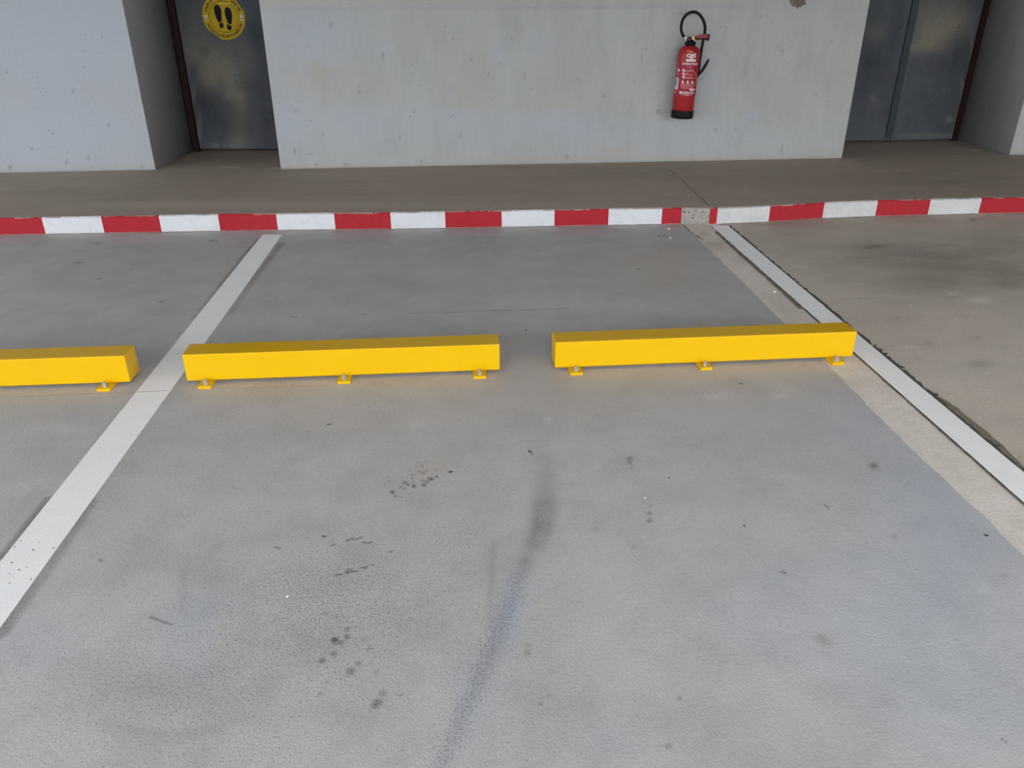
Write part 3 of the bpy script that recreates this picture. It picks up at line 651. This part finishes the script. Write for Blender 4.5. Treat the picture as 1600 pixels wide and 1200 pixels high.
def dpaint1(p):
    B = p.blob
    for x, y, rx, ry, s in ((330, 125, 16, 18, .75), (360, 130, 14, 22, .65), (365, 150, 16, 10, .6), (345, 105, 26, 18, .5), (310, 90, 30, 20, .3), (300, 50, 26, 50, .35), (330, 80, 30, 14, .35), (378, 160, 8, 20, .4), (372, 195, 14, 30, .3), (345, 100, 40, 40, .25), (390, 90, 20, 30, .2)):
        B('wm', x, y, rx, ry, s)
    for x, y, rx, ry, s in ((318, 80, 10, 9, .5), (325, 165, 28, 22, .45), (340, 190, 30, 20, .35), (315, 150, 12, 18, .3), (415, 120, 18, 80, .4), (400, 60, 12, 20, .3), (420, 200, 16, 40, .35), (302, 110, 6, 14, .4)):
        B('dk', x, y, rx, ry, s)
    B('cl', 398, 40, 10, 26, .8); B('cl', 290, 20, 20, 30, .3)
    for x, y, rx, ry, s in ((370, 222, 14, 9, .45), (372, 235, 18, 4, .4), (340, 226, 10, 4, .3), (312, 190, 3, 26, .45), (308, 215, 4, 14, .5), (350, 228, 30, 3, .3), (303, 150, 2, 18, .5)):
        B('lt', x, y, rx, ry, s)
    p.stroke('dk', [(345, 222), (346, 234)], 1.5, .6)
def dpaint2(p):
    B = p.blob
    for x, y, rx, ry, s in ((1455, 55, 30, 22, .75), (1445, 72, 24, 10, .5), (1480, 40, 30, 30, .5), (1425, 75, 12, 10, .3), (1500, 30, 24, 30, .4), (1365, 50, 12, 20, .25), (1450, 20, 40, 20, .3), (1360, 160, 14, 12, .25)):
        B('wm', x, y, rx, ry, s)
    for x, y, rx, ry, s in ((1365, 90, 22, 26, .5), (1380, 130, 26, 30, .3), (1500, 75, 20, 18, .4), (1470, 100, 40, 16, .35), (1350, 130, 12, 60, .35), (1395, 60, 8, 40, .5), (1420, 160, 50, 40, .15), (1388, 190, 12, 40, .3)):
        B('dk', x, y, rx, ry, s)
    B('cl', 1410, 15, 16, 30, .6); B('cl', 1365, 25, 16, 20, .5); B('cl', 1405, 60, 7, 40, .6)
    for x, y, rx, ry, s in ((1484, 187, 6, 4, .6), (1363, 153, 5, 2.5, .5), (1475, 212, 22, 4, .4), (1430, 212, 26, 3, .25), (1503, 150, 2.5, 30, .45), (1518, 80, 2, 40, .5), (1493, 205, 4, 8, .4), (1475, 141, 1.5, 1.5, .6)):
        B('lt', x, y, rx, ry, s)
    for x, y in ((1397, 32), (1409, 38), (1405, 43), (1422, 44), (1457, 162), (1498, 42), (1411, 28)): B('dk', x, y, 1.8, 1.8, .9, 1.5)
ZD = ZW + .018
d1 = empty('door_1', (-1.8, 7.1, ZW)); tag(d1, 'worn grey steel single door with a round yellow sticker', 'door', kind='structure')
def in_(par, o): o.parent = par; o.matrix_parent_inverse = Matrix.Translation(-par.location); return o
fb = G(302, 237.5, ZW); fb2 = G(312, 236.5, ZW)
L1 = leaf_obj('leaf', fb.x + .052, 7.12, -1.27, 7.06, ZD, 2.14, d1, dpaint1); L1[0].matrix_parent_inverse = Matrix.Translation(-d1.location)
for nm_, bm in (('frame_post', box_bm(fb.x + .004, fb.x + .050, fb.y - .005, 7.3, ZW, 2.2, .003)), ('frame_post', box_bm(-1.40, -1.36, 7.10, 7.3, ZW, 2.2, .003)), ('frame_head', box_bm(fb.x + .004, -1.36, fb.y - .005, 7.3, 2.14, 2.2, .003))):
    in_(d1, bmobj(nm_, bm, M_frame))
in_(d1, bmobj('frame_groove', box_bm(fb.x + .024, fb.x + .029, fb.y - .0065, fb.y, ZW, 2.2), M_ink))
d2 = empty('door_2', (3.9, 7.1, ZW)); tag(d2, 'worn dark grey steel double door right of the fire extinguisher', 'door', kind='structure')
sb = G(1388, 221.5, ZW); fr = G(1496, 220, ZW)
LA = leaf_obj('leaf', 3.05, 7.06, sb.x - .002, 7.09, ZD, 2.14, d2, dpaint2); LA[0].matrix_parent_inverse = Matrix.Translation(-d2.location)
LB = leaf_obj('leaf', sb.x + .002, 7.085, fr.x - .048, 7.13, ZD - .005, 2.14, d2, dpaint2); LB[0].matrix_parent_inverse = Matrix.Translation(-d2.location)
in_(d2, bmobj('cover_strip', box_bm(sb.x - .055, sb.x + .004, 7.071, 7.080, ZD + .02, 2.12, .002), M_cover))
for nm_, bm in (('frame_post', box_bm(fr.x - .046, fr.x - .002, fr.y - .01, 7.3, ZW, 2.2, .003)), ('frame_head', box_bm(3.05, fr.x, fr.y - .01, 7.3, 2.14, 2.2, .003))):
    in_(d2, bmobj(nm_, bm, M_frame))
in_(d2, bmobj('frame_groove', box_bm(fr.x - .027, fr.x - .022, fr.y - .0115, fr.y, ZW, 2.2), M_ink))

# ================================================================== THINGS
# ---- yellow wheel stops
def wheel_stop(xl, yl, xr, yr, feet, label):
    ln = math.hypot(xr - xl, yr - yl); rz = math.atan2(yr - yl, xr - xl)
    t = empty('wheel_stop', (xl, yl, .0), rz)
    tag(t, label, 'wheel stop', 'yellow wheel stops bolted to the floor')
    bmobj('beam', box_bm(0, ln, 0, .101, .012, .118, .0035, 3), M_yellow, t)
    for fx in feet:
        p = bmobj('foot_plate', box_bm(fx - .0235, fx + .0235, -.049, .06, 0, .012, .0012, 1), M_yellow, t)
        wz = bmobj('washer', lathe_bm([(0, .012), (.0135, .012), (.0135, .0142), (0, .0142)], 20), M_zinc, p); wz.location = (fx, -.026, 0)
        nu = bmobj('nut', lathe_bm([(0, .014), (.0094, .014), (.0098, .0150), (.0098, .0215), (.0082, .0235), (0, .0235)], 6), M_zinc, p); nu.location = (fx, -.026, 0); nu.rotation_euler.z = fx * 3
        st = bmobj('stud', lathe_bm([(0, .02), (.0052, .02), (.0052, .031), (.0044, .0322), (0, .0322)], 14), M_zinc, p); st.location = (fx, -.026, 0)
    return t
wheel_stop(-2.398, 2.682, -1.230, 2.692, (.078, .585, 1.088), 'yellow steel wheel stop cut off by the left picture edge')
wheel_stop(-1.024, 2.685, .135, 2.698, (.074, .578, 1.081), 'middle yellow steel wheel stop, just right of the left white line')
wheel_stop(.345, 2.700, 1.524, 2.721, (.077, .578, 1.100), 'right yellow steel wheel stop ending on the white line by the joint')

# ---- fire extinguisher
yw = w2.y + (1.72 - w2.x) * (w3.y - w2.y) / (w3.x - w2.x)
YE = yw - .018 - .081; RB = .081
pb = (V(1049, 181, YE) + V(1082, 183, YE)) / 2; ptop = (V(1061, 78, YE) + V(1094, 78, YE)) / 2
zb = V(1065.5, 186.5, YE - RB).z
HB = V(1076, 70, YE).z - zb
tilt = math.atan2(ptop.x - pb.x, ptop.z - pb.z)
E = empty('fire_extinguisher', (pb.x - math.tan(tilt) * (pb.z - zb), YE, zb), 0, tilt)
tag(E, 'red fire extinguisher with black hose loop hanging on the grey wall', 'extinguisher')
E_inv = (Matrix.Translation(E.location) @ Matrix.Rotation(tilt, 4, 'Y')).inverted()
el = lambda px, py, Y: E_inv @ V(px, py, Y)
bmobj('cylinder', lathe_bm([(0, .03), (RB - .004, .03), (RB, .04), (RB, HB - .065), (RB * .985, HB - .050), (RB * .93, HB - .036), (RB * .80, HB - .022), (RB * .62, HB - .012), (RB * .45, HB - .006), (.030, HB), (0, HB)], 48), M_ebody, E, True)
bmobj('base_ring', lathe_bm([(0, .004), (RB * .9, .004), (RB * .97, 0), (RB + .003, .004), (RB + .003, .056), (RB + .0005, .060), (0, .060)], 48), M_black, E, True)
bmobj('collar', lathe_bm([(0, HB - .004), (.036, HB - .004), (.041, HB + .004), (.041, HB + .016), (.034, HB + .022), (.022, HB + .026), (0, HB + .026)], 28), M_black, E, True)
vb = bmobj('valve', lathe_bm([(0, HB + .02), (.022, HB + .02), (.022, HB + .042), (.015, HB + .05), (0, HB + .05)], 20), M_black, E, True)
YV = YE - .012
def pxprism(name, pts, y0, y1, mat, bev=0):
    P = [el(px, py, (y0 + y1) / 2) for px, py in pts]
    bm = prism_bm([(p.x, p.z) for p in P], 'y', y0 - YE, y1 - YE)
    if bev: bmesh.ops.bevel(bm, geom=bm.edges[:], offset=bev, segments=2, affect='EDGES', profile=.5)
    return bmobj(name, bm, mat, E)
pxprism('handle', [(1086, 57.5), (1090, 56), (1096, 54.3), (1105.5, 53), (1106, 60), (1088, 60)], YV - .016, YV + .012, M_hand, .003)
pxprism('lever', [(1086, 60.2), (1106, 60.0), (1107, 63), (1098, 62.0), (1088, 61.8)], YV - .013, YV + .009, M_black, .0015)
pxprism('handle_tip', [(1105.6, 53), (1108.6, 53.6), (1106.6, 64), (1104.6, 63.2)], YV - .018, YV + .014, M_black, .002)
pxprism('valve_guard', [(1074, 60), (1079, 57), (1088, 57.5), (1088, 62.5), (1074, 64)], YV - .004, YV + .02, M_black, .002)
pxprism('seal', [(1082.6, 57), (1085, 57), (1086, 63), (1084, 64), (1083, 61)], YV - .03, YV - .02, M_cream, .002)
pxprism('pin_clip', [(1079.5, 56.5), (1082.8, 57.5), (1083.2, 62.5), (1080.5, 62)], YV - .028, YV - .012, M_amber, .002)
pxprism('pull_tag', [(1075.6, 61), (1078, 59.8), (1079.2, 62.5), (1077.6, 63.8), (1075.8, 63)], YV - .03, YV - .02, M_purple, .002)
hose_px = [(1071.5, 60.5, YV), (1067.5, 55.5, YV), (1064.6, 48, YV), (1064.5, 40, YV), (1067.3, 30, YV + .01), (1074, 22, YV + .02), (1083.5, 18.6, YV + .025), (1092, 22, YV + .025), (1099, 32, YV + .02), (1101.6, 43, YV + .025), (1100.8, 53, YV + .03), (1098.5, 64, YV + .035), (1096.2, 76, YV + .03), (1094.3, 88, YV + .03), (1092.6, 98, YV + .03)]
bmobj('hose', tube_bm(catmull([el(*q) for q in hose_px], 6), .0105, 12), M_black, E, True)
bmobj('hose_ferrule', tube_bm([el(1069.2, 58, YV - .002), el(1071.9, 61.2, YV - .002)], .0115, 12), M_metal, E)
# spray gun clipped to the side of the cylinder
bmobj('nozzle_body', tube_bm([el(1093.2, 94, YV + .03), el(1091.6, 105, YV + .03), el(1089.6, 116, YV + .03), el(1088.4, 122, YV + .03)], [.010, .0135, .013, .009], 12), M_black, E, True)
pxprism('nozzle_lever', [(1107.2, 91.5), (1108, 93), (1104.5, 102), (1098.5, 111), (1090, 120.5), (1089.4, 117), (1096.5, 108), (1102.2, 99)], YV + .020, YV + .040, M_black, .002)
o = bmobj('wall_bracket', box_bm(-.02, .02, RB - .004, RB + .017, HB * .55, HB * .72, .002), M_black, E)
# printing wrapped round the cylinder
AZ = math.atan2(pb.x, YE)                                   # the camera side of the cylinder
def axpx(py): return 1065.5 + (1077.5 - 1065.5) * (181.5 - py) / (181.5 - 78)
def zl(py): return (E_inv @ V(axpx(py), py, YE - RB)).z
def phi(px, py): return math.asin(max(-.98, min(.98, (px - axpx(py)) / 16.8))) - AZ
def wrap(a, z, r): return (r * math.sin(a), -r * math.cos(a), z)
def patch(name, px0, py0, px1, py1, mat, r, parent=None):
    pm_ = (py0 + py1) / 2; a0, a1 = phi(px0, pm_), phi(px1, pm_); z0, z1 = zl(py1), zl(py0); n = max(1, int((a1 - a0) / .08)); vs = []; fs = []
    for k in range(n + 1):
        a = a0 + (a1 - a0) * k / n; vs += [wrap(a, z0, r), wrap(a, z1, r)]
        if k: j = 2 * k; fs.append((j - 2, j, j + 1, j - 1))
    return pyobj(name, vs, fs, mat, parent or E)
def wtext(name, body, px0, px1, py0, py1, mat, r, bold=.02, parent=None):
    vs, fs = text_mesh(body, 1, bold); x0 = min(v.x for v in vs); x1 = max(v.x for v in vs); y0 = min(v.y for v in vs); y1 = max(v.y for v in vs)
    pm_ = (py0 + py1) / 2; a0, a1 = phi(px0, pm_), phi(px1, pm_); zz0, zz1 = zl(py1), zl(py0)
    return pyobj(name, [wrap(a0 + (v.x - x0) / (x1 - x0) * (a1 - a0), zz0 + (v.y - y0) / (y1 - y0) * (zz1 - zz0), r) for v in vs], fs, mat, parent or E)
R1, R2 = RB + .0004, RB + .0009
lab = patch('label', 1060.5, 97, 1090.5, 151, M_epanel, R1)
wtext('lettering', 'cgt', 1072.8, 1087.2, 82.8, 92.0, M_print, R2, .03)
patch('print_bar', 1072, 92.6, 1086.5, 96.2, M_print, R2)
patch('print_line', 1073, 79.2, 1081, 80.1, M_ochre, R2); patch('print_line', 1076, 81, 1083, 81.8, M_ochre, R2)
wtext('lettering', 'EXTINCTEUR', 1066.5, 1089.3, 98.3, 101.8, M_print, R2, .03, lab)
for py, x0, x1 in ((104.5, 1073, 1080), (109.5, 1072, 1081), (111, 1072, 1083.5), (114.8, 1071.5, 1076), (116.4, 1071.5, 1083.5), (120.3, 1071.5, 1081), (121.8, 1071.5, 1084.5), (131.8, 1064, 1082), (133.6, 1063.3, 1082.5), (135.6, 1063, 1082), (137.6, 1065, 1078), (147.8, 1063, 1081.5), (149.2, 1070, 1076)):
    patch('print_line', x0, py, x1, py + .75, M_pink, R2, lab)
for y in (110.5, 115.8, 121):                       # little figures showing the use
    patch('pictogram', 1065.5, y - 1.6, 1070.6, y + .2, M_pink, R2, lab); patch('pictogram', 1067, y - 2.8, 1068.6, y + 1.8, M_print, R2, lab); patch('pictogram', 1068.6, y + .4, 1071, y + 1.4, M_print, R2, lab)
for x in (1065.2, 1072.9, 1080.0):                  # three fire class squares
    patch('pictogram', x, 126.3, x + 2.4, 130.8, M_print, R2, lab); patch('pictogram', x + 2.4, 128.8, x + 4.2, 130.8, M_pink, R2, lab)
patch('print_bar', 1077.3, 138.6, 1084.8, 141.6, M_print, R2, lab)
wtext('lettering', 'DESAUTEL', 1066.6, 1083.5, 143, 146.8, M_print, R2, .035, lab)
patch('pictogram', 1061.5, 143.2, 1065.6, 146.6, M_print, R2, lab)
vs, fs = [], []
for k in range(25):                                 # thin oval outline
    t = math.radians(-70 + 150 * k / 24); px = 1074 + 13.6 * math.cos(t); py = 123 + 16 * math.sin(t)
    for rr in (1, 1.05): vs.append(wrap(phi(1074 + 13.2 * rr * math.cos(t), py), zl(123 + 16 * rr * math.sin(t)), R2))
    if k: j = 2 * k; fs.append((j - 2, j, j + 1, j - 1))
pyobj('oval_outline', vs, fs, M_ochre, lab)
patch('service_label', 1053.6, 122.5, 1060.0, 141.0, M_print, R2)
patch('print_line', 1055.6, 124, 1058.4, 136, simple('grey_print', (.20, .20, .26), .6), R2 + .0004)
for y in (99, 102, 106, 108, 112.5, 115, 117.5): patch('print_line', 1057.6 - (y - 99) * .06, y, 1061.6 - (y - 99) * .05, y + .9, M_pink, R2)
patch('pictogram', 1059.4, 109, 1062.4, 112.4, M_print, R2)
patch('print_line', 1055.0, 143.5, 1056, 147.5, M_print, R2)

# ---- round yellow distance sticker on the single door
d_ = L1[3]; nrm = Vector((d_.x, d_.y)).normalized()
def dpt(px, py):
    u, z = L1[1](px, py); return u, z
u0_, zc_ = dpt(349.5, 26); ul, _ = dpt(316, 22); ur, _ = dpt(383.2, 30); RS = (ur - ul) / 2; u0_ = (ul + ur) / 2; zc_ = dpt(349, 62.3)[1] + RS
base = Vector((L1[2][0] + d_.x * u0_, L1[2][1] + d_.y * u0_, zc_))
STK = empty('floor_distance_sticker', base, math.atan2(d_.y, d_.x)); STK.name = 'safety_sticker'
tag(STK, 'round yellow sticker with two black footprints on the left steel door', 'sticker')
def flat(name, pts, y, mat, parent=STK): return pyobj(name, [(p[0], y, p[1]) for p in pts], [tuple(range(len(pts)))], mat, parent)
rim = []
for k in range(72):
    t = 2 * math.pi * k / 72; r = RS
    dg = math.degrees(t) % 360
    if 205 < dg < 262: r = min(r, RS * .93 / max(.01, math.cos(math.radians(dg - 233))))      # torn lower left edge
    if 12 < dg < 52: r = min(r, RS * .955 / max(.01, math.cos(math.radians(dg - 32))))
    r *= 1 + .004 * mnoise.noise((k * .7, 0, 0)); rim.append((r * math.cos(t), r * math.sin(t)))
bm = prism_bm(rim, 'y', -.0025, -.0003); disc = bmobj('disc', bm, M_stk, STK)
r_in = (dpt(371.4, 26)[0] - dpt(326.6, 26)[0]) / 2
vs, fs = [], []
for k in range(64):
    t = 2 * math.pi * k / 64
    for r in (r_in - .0018, r_in + .0014): vs.append((r * math.cos(t), -.0029, r * math.sin(t)))
fs = [(2 * k, 2 * ((k + 1) % 64), 2 * ((k + 1) % 64) + 1, 2 * k + 1) for k in range(64)]
pyobj('ring', vs, fs, M_ink, STK)
def px2(px, py): u, z = dpt(px, py); return (u - u0_, z - zc_)
sole = [(334.2, 13), (335, 9.5), (337.5, 7.3), (340, 7.2), (342.6, 9), (344.6, 12), (345.8, 16), (346.3, 21), (346.5, 26), (346.9, 33.2), (342.2, 36.2), (340, 32), (337.5, 26.5), (335.4, 20.5)]
heel = [(342.4, 37.6), (348.0, 34.4), (349.2, 38.3), (349.6, 41.4), (348.3, 43.8), (345.8, 44), (343.3, 41.8)]
sole2 = [(350.8, 17), (351.5, 13.5), (353.5, 11.3), (356, 11), (358.8, 12.8), (361, 16), (362.3, 20), (362.9, 25), (362.7, 30), (362, 39.3), (355.8, 36.2), (354, 30), (352, 24)]
heel2 = [(355.0, 37.3), (362.2, 41.0), (362.5, 44.2), (361, 46.8), (358.4, 47.4), (356.0, 46), (354.7, 42)]
def rnd(pts):
    P = [Vector((*px2(*q), 0)) for q in pts]; out = []
    n = len(P)
    for k in range(n):
        a, b, c = P[k - 1], P[k], P[(k + 1) % n]
        out += [b.lerp(a, .25), b * .8 + (a + c) * .1, b.lerp(c, .25)]
    return [(v.x, v.y) for v in out]
for s_, h_ in ((sole, heel), (sole2, heel2)):
    fp = flat('footprint', rnd(s_), -.0030, M_ink); flat('heel', rnd(h_), -.0030, M_ink, fp)
def arc_text(body, R_, t0, t1, h, lower):
    vs, fs = text_mesh(body, 1, .028); x0 = min(v.x for v in vs); x1 = max(v.x for v in vs); out = []
    for v in vs:
        k = (v.x - x0) / (x1 - x0); y = v.y / .70 * h
        t = math.radians(t0 + (t1 - t0) * k); r = R_ - y if lower else R_ + y
        out.append((r * math.cos(t), -.0031, r * math.sin(t)))
    return pyobj('lettering', out, fs, M_ink, STK)
Rm = (RS + r_in) / 2; hh = RS * .115
arc_text('DISTANCE DE SÉCURITÉ À RESPECTER', Rm + hh / 2, 200, 340, hh, True)
arc_text('TENIR LA', Rm - hh / 2, 166, 121, hh, False)
arc_text('UNE VIE', Rm - hh / 2, 57, 16, hh, False)
for sx in (-1, 1):                                     # white arrow marks left and right
    cx, cz = sx * Rm, 0.002
    for a in (0, 55, -55): 
        ca, sa = math.cos(math.radians(a)), math.sin(math.radians(a)); l, w = .015, .0028
        q = [(-l, -w), (l, -w), (l, w), (-l, w)]; flat('arrow_mark', [(cx + u * ca - v * sa, cz + u * sa + v * ca) for u, v in q], -.0030 - .00005 * abs(a) / 55, M_print)
    flat('arrow_mark', [(cx - .016, -.026), (cx + .016, -.026), (cx + .016, -.021), (cx - .016, -.021)], -.0030, M_print)
flat('print_line', [px2(341, 5), px2(360, 5), px2(360, 5.8), px2(341, 5.8)], -.0030, simple('pale_yellow_print', (.75, .58, .12), .5))

# ---- loose crumbs lying on the floor
def crumb(px, py, r, mat, label, group, z=0, zscale=.45):
    bm = bmesh.new(); bmesh.ops.create_icosphere(bm, subdivisions=1, radius=r)
    for v in bm.verts: v.co = (v.co.x * random.uniform(.7, 1.3), v.co.y * random.uniform(.6, 1.1), max(v.co.z, -r * .5) * zscale * random.uniform(.8, 1.2))
    zm = min(v.co.z for v in bm.verts)
    for v in bm.verts: v.co.z -= zm
    o = bmobj('crumb', bm, mat); q = G(px, py, z); o.location = (q.x, q.y, z); tag(o, label, 'debris', group)
M_pale = simple('pale_chip', (.70, .70, .69), .8)
for px, py, r, mt, lb_ in ((1541, 837, .0055, M_grit, 'dark crumb on the grey floor near the right picture edge'), (704, 738, .006, M_grit, 'dark flake just right of the cluster of drip spots'), (828, 706, .005, M_grit, 'dark flake above the top of the tyre scuff'),
                           (1008, 778, .004, M_pale, 'pale chip above a pair of brown drips on the grey floor'), (449, 932, .004, M_pale, 'tiny pale chip on the gritty lower left floor'), (1045, 358, .009, M_pale, 'pale chip on the grey floor at the foot of the kerb'),
                           (1047, 372, .009, M_pale, 'pale chip lying a little in front of the kerb'), (1210, 456, .010, M_pale, 'white chip on the beige strip behind the right wheel stop'), (505, 838, .0035, M_grit, 'dark crumb left of the shallow floor chips'),
                           (822, 516, .005, M_grit, 'dark crumb in the gap between the middle and right wheel stops'), (1163, 822, .004, M_grit, 'dark crumb on the empty grey floor at centre right'), (1045, 747, .004, M_grit, 'dark crumb to the right of the brown spot near the scuff')):
    crumb(px, py, r, mt, lb_, 'loose crumbs on the floor', -.0009 if px == 1210 else 0)
